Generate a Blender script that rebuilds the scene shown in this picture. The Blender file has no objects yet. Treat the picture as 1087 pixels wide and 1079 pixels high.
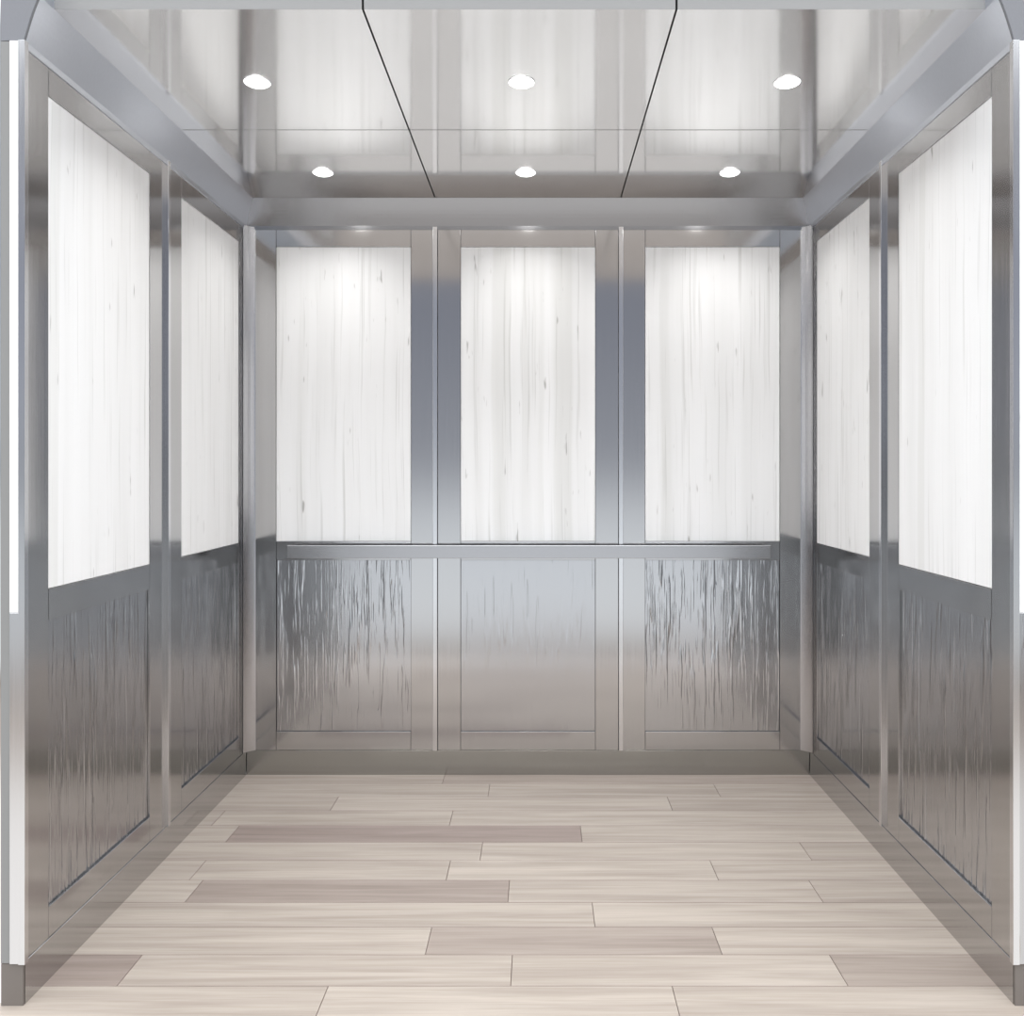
import bpy, bmesh, math, random
from mathutils import Vector, Matrix

random.seed(7)
scene = bpy.context.scene
COL = scene.collection

# ------------------------------------------------------------------ camera
IW, IH = 1087.0, 1079.0
VPX, VPY, FPX = 573.0, 500.0, 922.0      # vanishing point and focal length in pixels
CX, CY, CZ = 0.05, -3.69, 1.292
cam = bpy.data.cameras.new('camera')
cam.sensor_fit = 'HORIZONTAL'
cam.sensor_width = 36.0
cam.lens = 36.0 * FPX / IW
cam.shift_x = -(VPX - IW / 2) / IW
cam.shift_y = -(IH / 2 - VPY) / IW
cam.clip_start = 0.01
camo = bpy.data.objects.new('camera', cam)
camo.location = (CX, CY, CZ)
camo.rotation_euler = (math.radians(90), 0, 0)
COL.objects.link(camo)
scene.camera = camo

# ------------------------------------------------------------------ world (unseen studio light around the open cab)
WORLD_STOPS = [(0.00, (1.0, 0.98, 0.96)), (0.345, (1.0, 0.98, 0.96)), (0.372, (0.48, 0.41, 0.36)), (0.400, (0.43, 0.37, 0.33)),
               (0.408, (1.02, 1.07, 1.11)), (0.47, (0.86, 0.91, 0.96)), (0.505, (0.40, 0.425, 0.48)), (0.60, (0.28, 0.30, 0.36)),
               (0.70, (0.36, 0.37, 0.40)), (0.735, (3.5, 3.6, 3.7)), (0.87, (3.5, 3.6, 3.7)), (1.00, (1.0, 1.0, 1.0))]  # bright overhead band added to light the laminates and floor
WORLD_STRENGTH = 1.0
w = bpy.data.worlds.new('World')
scene.world = w
w.use_nodes = True
nt = w.node_tree
nt.nodes.clear()
tc = nt.nodes.new('ShaderNodeTexCoord')
sp = nt.nodes.new('ShaderNodeSeparateXYZ')
mr = nt.nodes.new('ShaderNodeMapRange')
mr.inputs['From Min'].default_value = -1
mr.inputs['From Max'].default_value = 1
rp = nt.nodes.new('ShaderNodeValToRGB')
bg = nt.nodes.new('ShaderNodeBackground')
wo = nt.nodes.new('ShaderNodeOutputWorld')
nt.links.new(tc.outputs['Generated'], sp.inputs[0])
nt.links.new(sp.outputs['Z'], mr.inputs['Value'])
nt.links.new(mr.outputs[0], rp.inputs[0])
# bright band added low in the world, sides darkened to shape steel reflections
def wn(op, a=None, b=None):
    x = nt.nodes.new('ShaderNodeMath')
    x.operation = op
    for i, v in enumerate((a, b)):
        if v is None:
            continue
        if isinstance(v, (int, float)):
            x.inputs[i].default_value = v
        else:
            nt.links.new(v, x.inputs[i])
    return x.outputs[0]


az = wn('ABSOLUTE', wn('DIVIDE', sp.outputs['X'], sp.outputs['Y']))
fr = nt.nodes.new('ShaderNodeValToRGB')
AZ = [(0.0, 1.0), (0.205, 1.0), (0.29, 0.13), (0.37, 0.15), (0.45, 0.62), (1.0, 0.62)]
while len(fr.color_ramp.elements) < len(AZ):
    fr.color_ramp.elements.new(0.5)
for e, (p, c) in zip(fr.color_ramp.elements, AZ):
    e.position = p
    e.color = (c, c, c, 1)
nt.links.new(az, fr.inputs[0])
mk = nt.nodes.new('ShaderNodeValToRGB')
MK = [(0.0, 0.0), (0.385, 0.0), (0.40, 1.0), (0.50, 1.0), (0.525, 0.0), (1.0, 0.0)]
while len(mk.color_ramp.elements) < len(MK):
    mk.color_ramp.elements.new(0.5)
for e, (p, c) in zip(mk.color_ramp.elements, MK):
    e.position = p
    e.color = (c, c, c, 1)
nt.links.new(mr.outputs[0], mk.inputs[0])
mm = nt.nodes.new('ShaderNodeMix')
mm.data_type = 'RGBA'
mm.blend_type = 'MULTIPLY'
nt.links.new(mk.outputs[0], mm.inputs[0])
nt.links.new(rp.outputs[0], mm.inputs[6])
nt.links.new(fr.outputs[0], mm.inputs[7])
nt.links.new(mm.outputs[2], bg.inputs[0])
nt.links.new(bg.outputs[0], wo.inputs[0])
while len(rp.color_ramp.elements) < len(WORLD_STOPS):
    rp.color_ramp.elements.new(0.5)
for e, (p, c) in zip(rp.color_ramp.elements, WORLD_STOPS):
    e.position = p
    e.color = (*c, 1)
bg.inputs['Strength'].default_value = WORLD_STRENGTH

LAMP_WATTS = 1.7
LENS_EMIT = 9.0
scene.view_settings.view_transform = 'Standard'
scene.view_settings.look = 'None'
scene.view_settings.gamma = 1.0
scene.view_settings.use_curve_mapping = False
scene.view_settings.exposure = 0.20
scene.render.engine = 'CYCLES'
scene.cycles.max_bounces = 16
scene.cycles.glossy_bounces = 12
scene.cycles.diffuse_bounces = 6
scene.cycles.use_denoising = True
scene.cycles.blur_glossy = 0.5


# ------------------------------------------------------------------ materials
def newmat(name):
    m = bpy.data.materials.new(name)
    m.use_nodes = True
    n = m.node_tree
    b = n.nodes['Principled BSDF']
    return m, n, b


def node(n, t, **kw):
    x = n.nodes.new(t)
    for k, v in kw.items():
        setattr(x, k, v)
    return x


def brushed(name, col, rough, scale=(220, 220, 3), bump=0.02, var=0.06):
    """satin metal; fine brushing lines along the short axis of scale"""
    m, n, b = newmat(name)
    t = node(n, 'ShaderNodeTexCoord')
    mp = node(n, 'ShaderNodeMapping')
    mp.inputs['Scale'].default_value = scale
    ns = node(n, 'ShaderNodeTexNoise')
    ns.inputs['Scale'].default_value = 1.0
    ns.inputs['Detail'].default_value = 4
    n.links.new(t.outputs['Object'], mp.inputs[0])
    n.links.new(mp.outputs[0], ns.inputs['Vector'])
    r = node(n, 'ShaderNodeMapRange')
    r.inputs['To Min'].default_value = rough - var * 0.5
    r.inputs['To Max'].default_value = rough + var * 0.5
    n.links.new(ns.outputs[0], r.inputs['Value'])
    n.links.new(r.outputs[0], b.inputs['Roughness'])
    mx = node(n, 'ShaderNodeMix', data_type='RGBA')
    mx.inputs[6].default_value = (*[c * 0.96 for c in col], 1)
    mx.inputs[7].default_value = (*[min(1, c * 1.04) for c in col], 1)
    n.links.new(ns.outputs[0], mx.inputs[0])
    n.links.new(mx.outputs[2], b.inputs['Base Color'])
    b.inputs['Metallic'].default_value = 1.0
    if bump:
        bp = node(n, 'ShaderNodeBump')
        bp.inputs['Strength'].default_value = bump
        bp.inputs['Distance'].default_value = 0.001
        n.links.new(ns.outputs[0], bp.inputs['Height'])
        n.links.new(bp.outputs[0], b.inputs['Normal'])
    return m


STEEL = brushed('brushed_steel', (0.545, 0.54, 0.54), 0.12)
TRIM = brushed('polished_trim', (0.72, 0.72, 0.73), 0.16)
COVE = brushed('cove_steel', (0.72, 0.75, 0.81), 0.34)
COVE_SHADED = brushed('shaded_cove_steel', (0.33, 0.33, 0.34), 0.22)  # same steel as the side coves, darkened to paint the dimmer back crown
BASE = brushed('base_steel', (0.43, 0.43, 0.41), 0.20, scale=(3, 3, 220))
RAIL = brushed('handrail_steel', (0.54, 0.54, 0.55), 0.22, scale=(4, 220, 220))
CEIL = brushed('ceiling_steel', (0.88, 0.88, 0.88), 0.085, scale=(3, 3, 3), bump=0, var=0.01)

# a weak, wider gloss lobe over the ceiling steel: the soft bloom round the lamps
n_ = CEIL.node_tree
b0 = n_.nodes['Principled BSDF']
b1 = n_.nodes.new('ShaderNodeBsdfPrincipled')
b1.inputs['Metallic'].default_value = 1.0
b1.inputs['Base Color'].default_value = (0.85, 0.85, 0.85, 1)
b1.inputs['Roughness'].default_value = 0.30
ms_ = n_.nodes.new('ShaderNodeMixShader')
ms_.inputs[0].default_value = 0.15
n_.links.new(b0.outputs[0], ms_.inputs[1])
n_.links.new(b1.outputs[0], ms_.inputs[2])
n_.links.new(ms_.outputs[0], n_.nodes['Material Output'].inputs[0])


def textured_metal(name, depth):
    m, n, b = newmat(name)
    t = node(n, 'ShaderNodeTexCoord')
    oi = node(n, 'ShaderNodeObjectInfo')
    ad = node(n, 'ShaderNodeVectorMath', operation='ADD')
    ml = node(n, 'ShaderNodeMath', operation='MULTIPLY')
    ml.inputs[1].default_value = 17.0
    n.links.new(oi.outputs['Random'], ml.inputs[0])
    n.links.new(t.outputs['Object'], ad.inputs[0])
    n.links.new(ml.outputs[0], ad.inputs[1])

    def streak(sx, sz, det, lo, hi):
        mp = node(n, 'ShaderNodeMapping')
        mp.inputs['Scale'].default_value = (sx, 1.0, sz)
        n.links.new(ad.outputs[0], mp.inputs[0])
        ns = node(n, 'ShaderNodeTexNoise')
        ns.inputs['Scale'].default_value = 1
        ns.inputs['Detail'].default_value = det
        n.links.new(mp.outputs[0], ns.inputs['Vector'])
        r = node(n, 'ShaderNodeMapRange')
        r.interpolation_type = 'SMOOTHSTEP'
        r.inputs['From Min'].default_value = lo
        r.inputs['From Max'].default_value = hi
        n.links.new(ns.outputs[0], r.inputs['Value'])
        return r
    a = streak(44, 2.6, 2, 0.54, 0.68)
    c = streak(100, 5, 2, 0.55, 0.70)
    s = node(n, 'ShaderNodeMath', operation='MULTIPLY_ADD')
    s.inputs[1].default_value = 0.35
    n.links.new(c.outputs[0], s.inputs[0])
    n.links.new(a.outputs[0], s.inputs[2])
    d = streak(62, 2.2, 1, 0.665, 0.70)
    s2 = node(n, 'ShaderNodeMath', operation='MULTIPLY_ADD')
    s2.inputs[1].default_value = -0.8
    n.links.new(d.outputs[0], s2.inputs[0])
    n.links.new(s.outputs[0], s2.inputs[2])
    s = s2
    bp = node(n, 'ShaderNodeBump')
    bp.inputs['Strength'].default_value = depth
    bp.inputs['Distance'].default_value = 0.0021
    n.links.new(s.outputs[0], bp.inputs['Height'])
    n.links.new(bp.outputs[0], b.inputs['Normal'])
    b.inputs['Base Color'].default_value = (0.55, 0.55, 0.56, 1)
    b.inputs['Metallic'].default_value = 1
    b.inputs['Roughness'].default_value = 0.14
    return m


RAIN = textured_metal('rain_textured_metal', 0.5)
RAIN_FAINT = textured_metal('faint_rain_textured_metal', 0.16)
RAIN_DEEP = textured_metal('deep_rain_textured_metal', 0.95)


def laminate():
    m, n, b = newmat('white_woodgrain_laminate')
    t = node(n, 'ShaderNodeTexCoord')
    oi = node(n, 'ShaderNodeObjectInfo')
    ml = node(n, 'ShaderNodeMath', operation='MULTIPLY')
    ml.inputs[1].default_value = 9.0
    ad = node(n, 'ShaderNodeVectorMath', operation='ADD')
    n.links.new(oi.outputs['Random'], ml.inputs[0])
    n.links.new(t.outputs['Object'], ad.inputs[0])
    n.links.new(ml.outputs[0], ad.inputs[1])
    # slight sideways wander of the grain
    wm = node(n, 'ShaderNodeMapping')
    wm.inputs['Scale'].default_value = (2.5, 2.5, 1.6)
    wn = node(n, 'ShaderNodeTexNoise')
    wn.inputs['Scale'].default_value = 1
    n.links.new(ad.outputs[0], wm.inputs[0])
    n.links.new(wm.outputs[0], wn.inputs['Vector'])
    ws = node(n, 'ShaderNodeVectorMath', operation='SCALE')
    ws.inputs['Scale'].default_value = 0.03
    n.links.new(wn.outputs['Color'], ws.inputs[0])
    ad2 = node(n, 'ShaderNodeVectorMath', operation='ADD')
    n.links.new(ad.outputs[0], ad2.inputs[0])
    n.links.new(ws.outputs[0], ad2.inputs[1])

    def layer(sx, sz, det, stops):
        mp = node(n, 'ShaderNodeMapping')
        mp.inputs['Scale'].default_value = (sx, 1.0, sz)
        n.links.new(ad2.outputs[0], mp.inputs[0])
        ns = node(n, 'ShaderNodeTexNoise')
        ns.inputs['Scale'].default_value = 1
        ns.inputs['Detail'].default_value = det
        n.links.new(mp.outputs[0], ns.inputs['Vector'])
        r = node(n, 'ShaderNodeValToRGB')
        r.color_ramp.elements[0].position = stops[0][0]
        r.color_ramp.elements[0].color = (*stops[0][1], 1)
        r.color_ramp.elements[1].position = stops[1][0]
        r.color_ramp.elements[1].color = (*stops[1][1], 1)
        n.links.new(ns.outputs[0], r.inputs[0])
        return r

    def mul(a, c):
        x = node(n, 'ShaderNodeMix', data_type='RGBA', blend_type='MULTIPLY')
        x.inputs[0].default_value = 1
        n.links.new(a, x.inputs[6])
        n.links.new(c, x.inputs[7])
        return x.outputs[2]
    W = (1, 1, 1)
    a = layer(16, 0.35, 5, [(0.28, (0.90, 0.905, 0.905)), (0.62, (0.975, 0.98, 0.985))])
    c = layer(95, 1.3, 3, [(0.27, (0.80, 0.80, 0.79)), (0.42, W)])
    d = layer(55, 7.0, 2, [(0.70, W), (0.77, (0.55, 0.54, 0.53))])
    e = layer(9, 0.12, 2, [(0.36, (0.92, 0.92, 0.91)), (0.42, W)])
    out = mul(mul(mul(a.outputs[0], c.outputs[0]), d.outputs[0]), e.outputs[0])
    n.links.new(out, b.inputs['Base Color'])
    b.inputs['Roughness'].default_value = 0.5
    b.inputs['Specular IOR Level'].default_value = 0.3
    return m


LAM = laminate()


def floor_mat():
    m, n, b = newmat('pale_wood_planks')
    at = node(n, 'ShaderNodeAttribute', attribute_name='plank')      # r = tone, g = offset, b = streak
    sepa = node(n, 'ShaderNodeSeparateColor')
    n.links.new(at.outputs['Color'], sepa.inputs[0])
    t = node(n, 'ShaderNodeTexCoord')
    cb = node(n, 'ShaderNodeCombineXYZ')
    o1 = node(n, 'ShaderNodeMath', operation='MULTIPLY')
    o1.inputs[1].default_value = 40
    n.links.new(sepa.outputs[1], o1.inputs[0])
    n.links.new(o1.outputs[0], cb.inputs[0])
    n.links.new(o1.outputs[0], cb.inputs[2])
    ad = node(n, 'ShaderNodeVectorMath', operation='ADD')
    n.links.new(t.outputs['Object'], ad.inputs[0])
    n.links.new(cb.outputs[0], ad.inputs[1])

    def layer(sx, sy, det, dist):
        mp = node(n, 'ShaderNodeMapping')
        mp.inputs['Scale'].default_value = (sx, sy, 1)
        n.links.new(ad.outputs[0], mp.inputs[0])
        ns = node(n, 'ShaderNodeTexNoise')
        ns.inputs['Scale'].default_value = 1
        ns.inputs['Detail'].default_value = det
        ns.inputs['Distortion'].default_value = dist
        n.links.new(mp.outputs[0], ns.inputs['Vector'])
        return ns
    g1 = layer(1.3, 28, 5, 0.6)
    g2 = layer(5, 150, 3, 0.0)
    base = node(n, 'ShaderNodeValToRGB')
    els = base.color_ramp.elements
    els[0].position = 0.0
    els[0].color = (0.26, 0.205, 0.185, 1)
    els[1].position = 1.0
    els[1].color = (0.44, 0.388, 0.340, 1)
    x = els.new(0.55)
    x.color = (0.37, 0.322, 0.282, 1)
    n.links.new(sepa.outputs[0], base.inputs[0])
    r1 = node(n, 'ShaderNodeValToRGB')
    r1.color_ramp.elements[0].position = 0.3
    r1.color_ramp.elements[0].color = (0.80, 0.78, 0.77, 1)
    r1.color_ramp.elements[1].position = 0.62
    r1.color_ramp.elements[1].color = (1.06, 1.06, 1.06, 1)
    n.links.new(g1.outputs[0], r1.inputs[0])
    r2 = node(n, 'ShaderNodeValToRGB')
    r2.color_ramp.elements[0].position = 0.3
    r2.color_ramp.elements[0].color = (0.92, 0.91, 0.90, 1)
    r2.color_ramp.elements[1].position = 0.6
    r2.color_ramp.elements[1].color = (1.02, 1.02, 1.02, 1)
    n.links.new(g2.outputs[0], r2.inputs[0])
    last = base.outputs[0]
    for r in (r1, r2):
        mx = node(n, 'ShaderNodeMix', data_type='RGBA', blend_type='MULTIPLY')
        mx.inputs[0].default_value = 1
        n.links.new(last, mx.inputs[6])
        n.links.new(r.outputs[0], mx.inputs[7])
        last = mx.outputs[2]
    n.links.new(last, b.inputs['Base Color'])
    b.inputs['Roughness'].default_value = 0.5
    b.inputs['Specular IOR Level'].default_value = 0.3
    return m


FLOOR = floor_mat()


def plain(name, col, rough=0.6, metal=0.0):
    m, n, b = newmat(name)
    ns = node(n, 'ShaderNodeTexNoise')
    ns.inputs['Scale'].default_value = 30
    mx = node(n, 'ShaderNodeMix', data_type='RGBA')
    mx.inputs[6].default_value = (*[c * 0.95 for c in col], 1)
    mx.inputs[7].default_value = (*[min(1, c * 1.05) for c in col], 1)
    n.links.new(ns.outputs[0], mx.inputs[0])
    n.links.new(mx.outputs[2], b.inputs['Base Color'])
    b.inputs['Roughness'].default_value = rough
    b.inputs['Metallic'].default_value = metal
    return m


GAP = plain('dark_joint', (0.10, 0.10, 0.10))
SHELL = plain('cab_shell', (0.30, 0.30, 0.31), 0.5)
ENDBASE = plain('end_base_reflection', (0.17, 0.15, 0.135), 0.6)  # brown painted in for the floor reflected by the steel base end
EDGE = plain('ceiling_edge_reflection', (0.30, 0.30, 0.30), 0.6)  # matte grey standing in for the dim reflection on the steel edge
ENDCROWN = plain('crown_end_reflection', (0.21, 0.215, 0.235), 0.6)  # flat blue-grey painted in place of the crown steel's reflection
CORNER = brushed('corner_steel', (0.62, 0.62, 0.64), 0.22)
OUTER = plain('outer_strip_reflection', (0.25, 0.25, 0.245), 0.5)  # flat grey painted for the white laminate mirrored in this steel strip
SUB = plain('subfloor', (0.30, 0.25, 0.22), 0.8)


def lens_mat():
    m, n, b = newmat('lit_lens')
    b.inputs['Base Color'].default_value = (1, 1, 1, 1)
    b.inputs['Emission Color'].default_value = (1, 0.99, 0.97, 1)
    b.inputs['Emission Strength'].default_value = LENS_EMIT
    return m


LENS = lens_mat()


# ------------------------------------------------------------------ mesh helpers
def add_box(bm, x0, x1, y0, y1, z0, z1, bev=0.0):
    r = bmesh.ops.create_cube(bm, size=1.0)
    vs = r['verts']
    for v in vs:
        v.co = Vector((x0 + (v.co.x + .5) * (x1 - x0), y0 + (v.co.y + .5) * (y1 - y0), z0 + (v.co.z + .5) * (z1 - z0)))
    if bev > 0:
        es = list({e for v in vs for e in v.link_edges})
        bmesh.ops.bevel(bm, geom=es, offset=bev, segments=2, affect='EDGES', profile=0.5)


def obj(name, bm, mat, parent=None, smooth=False, loc=None, rotz=None):
    bmesh.ops.recalc_face_normals(bm, faces=bm.faces)
    me = bpy.data.meshes.new(name)
    bm.to_mesh(me)
    bm.free()
    me.materials.append(mat)
    if smooth:
        for p in me.polygons:
            p.use_smooth = True
    o = bpy.data.objects.new(name, me)
    COL.objects.link(o)
    if parent:
        o.parent = parent
    if loc:
        o.location = loc
    if rotz is not None:
        o.rotation_euler = (0, 0, rotz)
    return o


def box(name, x0, x1, y0, y1, z0, z1, mat, parent=None, bev=0.0, **kw):
    bm = bmesh.new()
    add_box(bm, x0, x1, y0, y1, z0, z1, bev)
    return obj(name, bm, mat, parent, **kw)


def tag(o, label, cat, group=None):
    o['label'] = label
    o['category'] = cat
    if group:
        o['group'] = group
    return o


def thing(name, label, cat, loc=(0, 0, 0), rotz=0.0, group=None):
    o = bpy.data.objects.new(name, None)
    o.empty_display_size = 0.1
    COL.objects.link(o)
    o.location = loc
    o.rotation_euler = (0, 0, rotz)
    return tag(o, label, cat, group)


def struct(o):
    o['kind'] = 'structure'
    return o


def dup(root, loc, rotz, label):
    r = root.copy()
    COL.objects.link(r)
    r.location = loc
    r.rotation_euler = (0, 0, rotz)
    r['label'] = label
    for ch in list(root.children):
        c = ch.copy()
        COL.objects.link(c)
        c.parent = r
    return r


def sweep(prof, path_fn, n, bm):
    """prof: list of (u, z); path_fn(k, u) gives xy for path station k"""
    rows = []
    for k in range(n):
        rows.append([bm.verts.new((*path_fn(k, u), z)) for u, z in prof])
    for k in range(n - 1):
        for i in range(len(prof)):
            j = (i + 1) % len(prof)
            bm.faces.new((rows[k][i], rows[k][j], rows[k + 1][j], rows[k + 1][i]))
    bm.faces.new(rows[0])
    bm.faces.new(list(reversed(rows[-1])))


# ------------------------------------------------------------------ dimensions
HW = 1.1975              # half width, wall face to centre
YF = -1.59               # front edge of the cab
ZC = 2.44                # ceiling panels
ZT = 2.328               # top of the wall panels
ZB = 0.104               # top of the base
Z1, Z2, Z3, Z4 = 0.184, 0.912, 0.992, 2.244

# ------------------------------------------------------------------ shell
struct(box('wall_back', -HW - .06, HW + .06, 0.021, 0.06, 0.0, 2.60, SHELL))
struct(box('wall_left', -HW - .0425, -HW - .021, YF + .003, 0.02, 0.0, 2.52, SHELL))
struct(box('wall_right', HW + .021, HW + .0425, YF + .003, 0.02, 0.0, 2.52, SHELL))
struct(box('ceiling', -HW - .06, HW + .06, -1.53, 0.02, 2.525, 2.60, SHELL))

# floor: individual planks laid across the cab, one mesh
rows_d = [3.70, 3.582] + [3.582 - 0.1405 * k for k in range(1, 10)]
k = 0
while rows_d[-1] > 1.40:
    rows_d.append(rows_d[-1] - 0.1405)
joints = {0: [471], 1: [519, 761], 2: [355, 711], 3: [232, 479], 4: [247, 617], 5: [511, 855], 6: [210, 476, 758],
          7: [206, 540, 866], 8: [630], 9: [455, 761], 10: [138, 543, 890], 11: [341, 718]}
tones = {0: [.45, .35], 1: [.62, .6, .55], 2: [.58, .72, .6], 3: [.6, .74, .78], 4: [.75, .12, .8], 5: [.68, .85, .62],  # plank tones; rows near the back wall painted darker for its shade
         6: [.65, .78, .95, .8], 7: [.85, .30, .75, .7], 8: [.84, .92], 9: [.88, .38, .86], 10: [.22, .86, .9, .42],
         11: [.82, .93, .84]}
bm = bmesh.new()
cl = bm.loops.layers.float_color.new('plank')
FX = 1.26
planks = []
for r in range(len(rows_d) - 1):
    d0, d1 = rows_d[r], rows_d[r + 1]
    dm = (d0 + d1) / 2
    if r in joints:
        xs = [CX + (p - VPX) / FPX * dm for p in joints[r]]
        tn = tones[r]
    else:
        xs = sorted([random.uniform(-1.0, -0.2), random.uniform(0.1, 1.0)])
        tn = [random.uniform(.3, .95) for _ in range(3)]
    xs = [-FX] + xs + [FX]
    for i in range(len(xs) - 1):
        planks.append((xs[i], xs[i + 1], CY + d1, CY + d0, tn[i]))
g = 0.0011
for (x0, x1, y0, y1, t) in planks:
    off = random.random()
    b_ = g
    v = [bm.verts.new(c) for c in ((x0 + b_, y0 + b_, 0), (x1 - b_, y0 + b_, 0), (x1 - b_, y1 - b_, 0), (x0 + b_, y1 - b_, 0))]
    v2 = [bm.verts.new(c) for c in ((x0, y0, -.003), (x1, y0, -.003), (x1, y1, -.003), (x0, y1, -.003))]
    fs = [bm.faces.new(v)]
    for q in range(4):
        fs.append(bm.faces.new((v2[q], v2[(q + 1) % 4], v[(q + 1) % 4], v[q])))
    for f in fs:
        for lp in f.loops:
            lp[cl] = (t if f is fs[0] else 0.0, off, 0, 1)
me = bpy.data.meshes.new('floor')
bm.to_mesh(me)
bm.free()
me.materials.append(FLOOR)
fo = bpy.data.objects.new('floor', me)
COL.objects.link(fo)
struct(fo)
sb = struct(box('subfloor', -FX, FX, rows_d and (CY + rows_d[-1]), 0.02, -0.06, -0.0031, SUB))
sb.name = 'floor_base'

# ------------------------------------------------------------------ bases (three skirting lengths)
def base_profile(d=0.0015):
    return [(0.020, 0.0), (-d, 0.0), (-d, ZB - .001), (-d + .001, ZB), (0.020, ZB)]


bm = bmesh.new()
sweep(base_profile(), lambda k, u: ((-HW, HW)[k] - (0, 0)[k], u), 2, bm)
struct(obj('baseboard_back', bm, BASE))
for side, nm in ((-1, 'baseboard_left'), (1, 'baseboard_right')):
    bm = bmesh.new()
    sweep(base_profile(), lambda k, u: (side * (HW + u), (YF + .003, -0.008)[k]), 2, bm)
    struct(obj(nm, bm, STEEL))


# ------------------------------------------------------------------ crown coves round the ceiling
def crown_profile():
    pts = [(0.018, ZT + .0005), (-0.0004, ZT + .0005), (-0.0004, ZT - .012), (-0.0030, ZT - .012)]  # lip lowered over the top rail to hide lamp highlights there
    for i in range(9):
        a = i / 8 * math.pi / 2
        # shallow cove between wall line and ceiling line
        s = i / 8
        x = -0.0034 - 0.0366 * s
        z = ZT + .004 + (ZC - ZT - 0.004) * s + 0.007 * math.sin(math.pi * s)
        pts.append((x, z))
    pts += [(-0.040, ZC + .084), (0.018, ZC + .084)]
    return pts


bm = bmesh.new()
sweep(crown_profile(), lambda k, u: ((-HW - u, HW + u)[k], u), 2, bm)
struct(obj('trim_1', bm, COVE_SHADED))
for i, side in enumerate((-1, 1)):
    bm = bmesh.new()
    sweep(crown_profile(), lambda k, u: (side * (HW + u), (YF + .003, u)[k]), 2, bm)
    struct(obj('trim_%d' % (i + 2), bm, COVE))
# crown returns facing out of the cab at its open front
for i, side in enumerate((-1, 1)):
    bm = bmesh.new()
    out = [(side * (HW + u), z) for u, z in crown_profile()[4:-1]]
    out = [(side * 1.25, ZT + .001)] + out + [(side * 1.25, ZC + .084)]
    fr_ = [bm.verts.new((x, YF - .006, z)) for x, z in out]
    bk_ = [bm.verts.new((x, YF + .0025, z)) for x, z in out]
    bm.faces.new(fr_)
    bm.faces.new(bk_)
    for q in range(len(out)):
        bm.faces.new((fr_[q], fr_[(q + 1) % len(out)], bk_[(q + 1) % len(out)], bk_[q]))
    struct(obj('trim_%d' % (i + 4), bm, ENDCROWN))
    a, b = sorted((side * 1.197, side * 1.25))
    struct(box('trim_%d' % (i + 6), a, b, YF - .004, YF + .002, 0.0, ZB - .002, ENDBASE))
# vertical coves in the two back corners
for i, side in enumerate((-1, 1)):
    bm = bmesh.new()
    R = 0.040
    pts = [(side * (HW + .015), 0.015)]
    for q in range(9):
        a = q / 8 * math.pi / 2
        # concave quarter from the side wall face to the back wall face
        px = HW - .0005 - R + R * math.cos(a) * 1.0
        py = -R + R * math.sin(a)
        # flatten the quarter to a shallow cove
        lx = HW - .0005 - R * q / 8
        ly = -R + R * q / 8
        pts.append((side * (0.2 * px + 0.8 * lx), 0.2 * py + 0.8 * ly))
    lo = [bm.verts.new((x, y, ZB + .001)) for x, y in pts]
    hi = [bm.verts.new((x, y, ZT - .001)) for x, y in pts]
    m_ = len(pts)
    for q in range(m_):
        bm.faces.new((lo[q], lo[(q + 1) % m_], hi[(q + 1) % m_], hi[q]))
    bm.faces.new(lo)
    bm.faces.new(hi)
    struct(obj('trim_%d' % (i + 8), bm, CORNER))


# ------------------------------------------------------------------ wall panels
def build_bay(label, loc, rotz, xl, xr, group, ih=0.286):
    """one demountable wall panel; local x runs along the wall, the room lies towards local -y"""
    t = thing('cladding_panel', label, 'wall panel', loc, rotz, group)
    e = 0.0009
    T = 0.020
    box('stile', xl, -ih - e, 0, T, ZB + .001, ZT - .001, STEEL, t, bev=.0006)
    box('stile', ih + e, xr, 0, T, ZB + .001, ZT - .001, STEEL, t, bev=.0006)
    for z0, z1 in ((ZB + .001, Z1), (Z2, Z3), (Z4, ZT - .001)):
        box('rail', -ih + e, ih - e, 0, T, z0 + .0004, z1 - .0004, STEEL, t, bev=.0006)
    lam = box('laminate_insert', -ih + .001, ih - .001, 0.0008, T, Z3 + .001, Z4 - .001, LAM, t, bev=.0008)
    # recessed, gently edged metal sheet with a raised rain pattern (in its surface)
    bm = bmesh.new()
    add_box(bm, -ih + .001, ih - .001, 0.0075, T, Z1 + .001, Z2 - .001)
    tex = obj('textured_metal_insert', bm, RAIN_DEEP if rotz else (RAIN if abs(loc[0]) > .1 else RAIN_FAINT), t)
    lam['label'] = 'white woodgrain laminate insert'
    tex['label'] = 'steel insert with vertical rain texture'
    return t


# back wall
B = 0.766
gb = 'three back wall panels'
build_bay('back wall panel left of centre, white woodgrain above streaked steel', (-0.784, 0, 0), 0,
          -0.383 + .003, 0.380, gb)
build_bay('middle panel of the back wall, smooth bright lower insert', (0, 0, 0), 0, -0.383, 0.383, gb)
build_bay('back wall panel right of centre, white woodgrain above streaked steel', (0.784, 0, 0), 0,
          -0.380, 0.380, gb)
# side walls: left wall faces +X, so local -y -> +X (rotz = +90 deg)
gs = 'side wall panels'
yn, yf = CY + 2.492, CY + 3.311
IHS = 0.286
build_bay('near panel on the left wall, large white woodgrain insert above streaked steel', (-HW, yn, 0), math.radians(90), -0.391, 0.400, gs, IHS)
build_bay('far panel on the left wall, beside the back left corner', (-HW, yf, 0), math.radians(90), -0.400, 0.333, gs, IHS)
build_bay('near panel on the right wall, large white woodgrain insert above streaked steel', (HW, yn, 0), math.radians(-90), -0.400, 0.391, gs, IHS)
build_bay('far panel on the right wall, beside the back right corner', (HW, yf, 0), math.radians(-90), -0.333, 0.400, gs, IHS)

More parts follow.
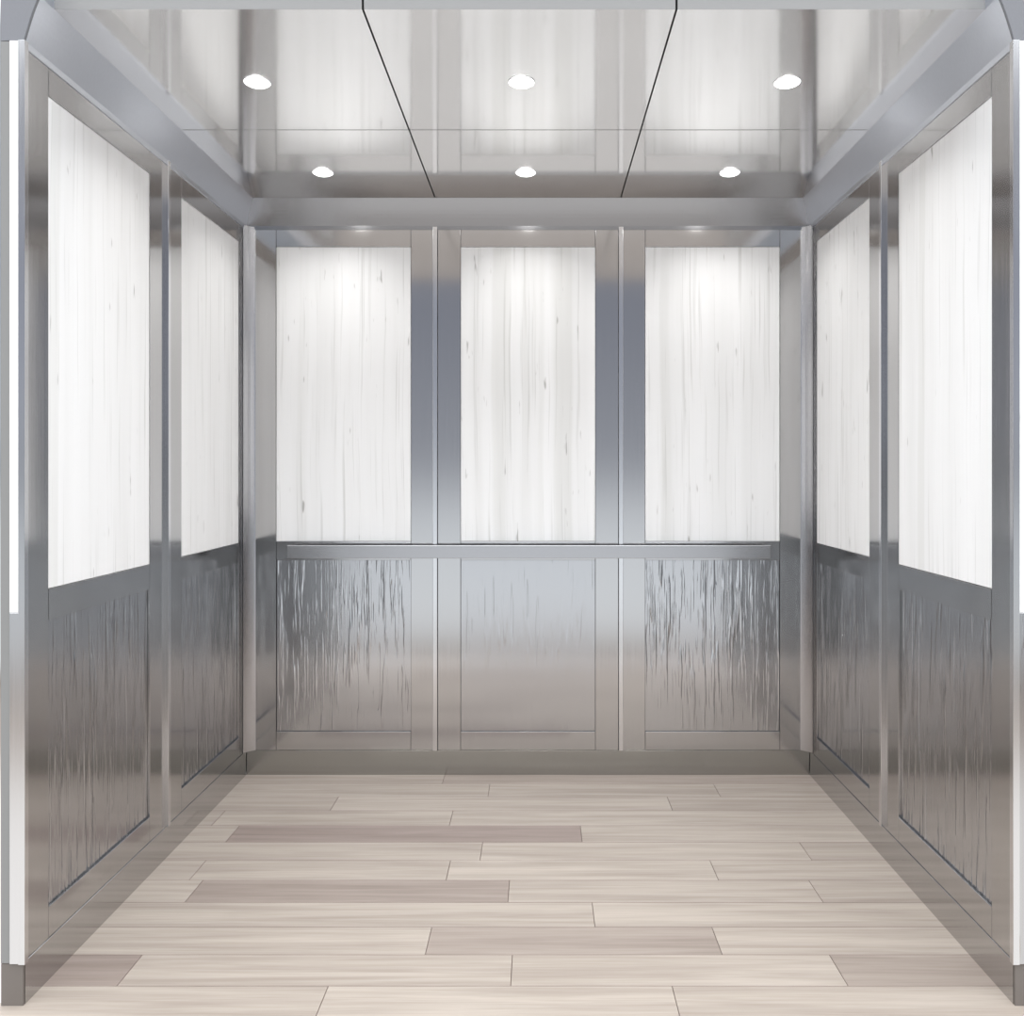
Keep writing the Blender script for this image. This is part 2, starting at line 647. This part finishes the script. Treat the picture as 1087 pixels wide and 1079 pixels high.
# divider bars between the panels
def bar(label, x, y, rotz):
    o = box('divider_bar', -0.0095, 0.0095, -0.0115, 0.019, ZB + .001, ZT - .001, TRIM, bev=.0012)
    o.location = (x, y, 0)
    o.rotation_euler = (0, 0, rotz)
    return tag(o, label, 'divider bar', 'vertical divider bars')


bar('slim steel divider bar on the back wall, left of the middle panel', -0.394, 0.0, 0)
d0 = [o for o in COL.objects if o.name.startswith('divider_bar')][0]


def bar_copy(label, x, y, rotz):
    c = d0.copy()
    COL.objects.link(c)
    c.location = (x, y, 0)
    c.rotation_euler = (0, 0, rotz)
    c['label'] = label


bar_copy('slim steel divider bar on the back wall, right of the middle panel', 0.394, 0.0, 0)
bar_copy('slim bright divider bar standing proud of the left side wall', -HW, CY + 2.9015, math.radians(90))
bar_copy('slim bright divider bar standing proud of the right side wall', HW, CY + 2.9015, math.radians(-90))

# front return panels, facing out of the open front
for side, lab in ((-1, 'narrow end panel facing out at the far left front edge'),
                  (1, 'narrow end panel facing out at the far right front edge')):
    t = thing('end_panel', lab, 'end panel', (side * 1.22, YF, 0), 0, 'two narrow end panels at the open front')
    s = side
    def sb_(name, a, b, y0, z0, z1, mat, lab=None):
        x0, x1 = sorted((s * a - s * 1.22, s * b - s * 1.22))
        o = box(name, x0, x1, y0, 0.002, z0, z1, mat, t, bev=.0006)
        if lab:
            o['label'] = lab
        return o
    sb_('edge_trim', 1.187, 1.2030, -.014, ZB, ZT, TRIM)
    sb_('laminate_strip', 1.2034, 1.2260, -.010, 0.9505, ZT, LAM, 'white woodgrain strip')
    sb_('lower_strip', 1.2034, 1.2260, -.010, ZB, 0.9495, RAIN if s > 0 else TRIM)
    sb_('outer_strip', 1.2264, 1.2500, -.006, ZB, ZT, OUTER)

# handrail
t = thing('handrail', 'flat steel handrail across the back wall below the white panels', 'handrail', (0.004, 0, 0.9525))
box('rail_bar', -1.0125, 1.0125, -0.055, -0.043, -0.0275, 0.0275, RAIL, t, bev=.0015)
for x in (-0.784, 0.0, 0.784):
    bm = bmesh.new()
    m4 = Matrix.Translation((x, -0.022, 0)) @ Matrix.Rotation(math.pi / 2, 4, 'X')
    bmesh.ops.create_cone(bm, cap_ends=True, segments=20, radius1=.008, radius2=.008, depth=.043, matrix=m4)
    obj('bracket', bm, RAIL, t, smooth=False)

# ------------------------------------------------------------------ ceiling panels and downlights
px = [(-1.158, -0.3925), (-0.3875, 0.3875), (0.3925, 1.158)]
py = [(-0.7640, -0.042), (-1.530, -0.7690)]
cols = ['left', 'middle', 'right']
rws = ['nearer the back wall', 'nearer the open front']
for r, (y0, y1) in enumerate(py):
    for c, (x0, x1) in enumerate(px):
        o = box('overhead_panel', x0, x1, y0, y1, ZC, ZC + .06, CEIL, bev=.0003)
        o.data.materials.append(EDGE)
        for p in o.data.polygons:
            if p.normal.y < -0.9 and r == 1:
                p.material_index = 1
        tag(o, 'mirror-finish steel ceiling panel, %s of its row, the row %s' % (cols[c], rws[r]), 'ceiling panel',
            'six ceiling panels')


def make_downlight(label, loc):
    t = thing('downlight', label, 'downlight', loc, 0, 'six round downlights in the ceiling')
    bm = bmesh.new()
    seg = 40
    prof = [(0.0370, -0.0005), (0.0373, -0.003), (0.0385, -0.003), (0.0395, -0.0005)]
    rings = [[bm.verts.new((r * math.cos(2 * math.pi * q / seg), r * math.sin(2 * math.pi * q / seg), z)) for q in range(seg)] for r, z in prof]
    for a in range(4):
        b = (a + 1) % 4
        for q in range(seg):
            bm.faces.new((rings[a][q], rings[a][(q + 1) % seg], rings[b][(q + 1) % seg], rings[b][q]))
    obj('bezel', bm, TRIM, t, smooth=True)
    bm = bmesh.new()
    prof = [(0.0365 * math.cos(a), -0.0005 - 0.0115 * math.sin(a)) for a in [i / 8 * math.pi / 2 for i in range(8)]]
    rings = [[bm.verts.new((r * math.cos(2 * math.pi * q / seg), r * math.sin(2 * math.pi * q / seg), z)) for q in range(seg)] for r, z in prof]
    for a in range(len(prof) - 1):
        for q in range(seg):
            bm.faces.new((rings[a][q], rings[a][(q + 1) % seg], rings[a + 1][(q + 1) % seg], rings[a + 1][q]))
    bm.faces.new(rings[-1])
    bm.faces.new(rings[0])
    ln = obj('lens', bm, LENS, t, smooth=True)
    ln['label'] = 'glowing white lens'
    L = bpy.data.lights.new('downlight_glow', 'AREA')
    L.shape = 'DISK'
    L.size = 0.07
    L.spread = math.radians(125)
    L.energy = LAMP_WATTS
    L.color = (1.0, 0.985, 0.96)
    lo = bpy.data.objects.new('downlight_glow', L)
    COL.objects.link(lo)
    lo.parent = t
    lo.location = (0, 0, -0.0165)
    return t


first = None
for r, (y, yl) in enumerate(((-0.351, 'by the back wall'), (-1.127, 'toward the open front'))):
    for c, x in enumerate((-0.784, -0.004, 0.780)):
        lab = '%s round downlight in the ceiling row %s' % (cols[c], yl)
        if first is None:
            first = make_downlight(lab, (x, y, ZC))
        else:
            dup(first, (x, y, ZC), 0, lab)
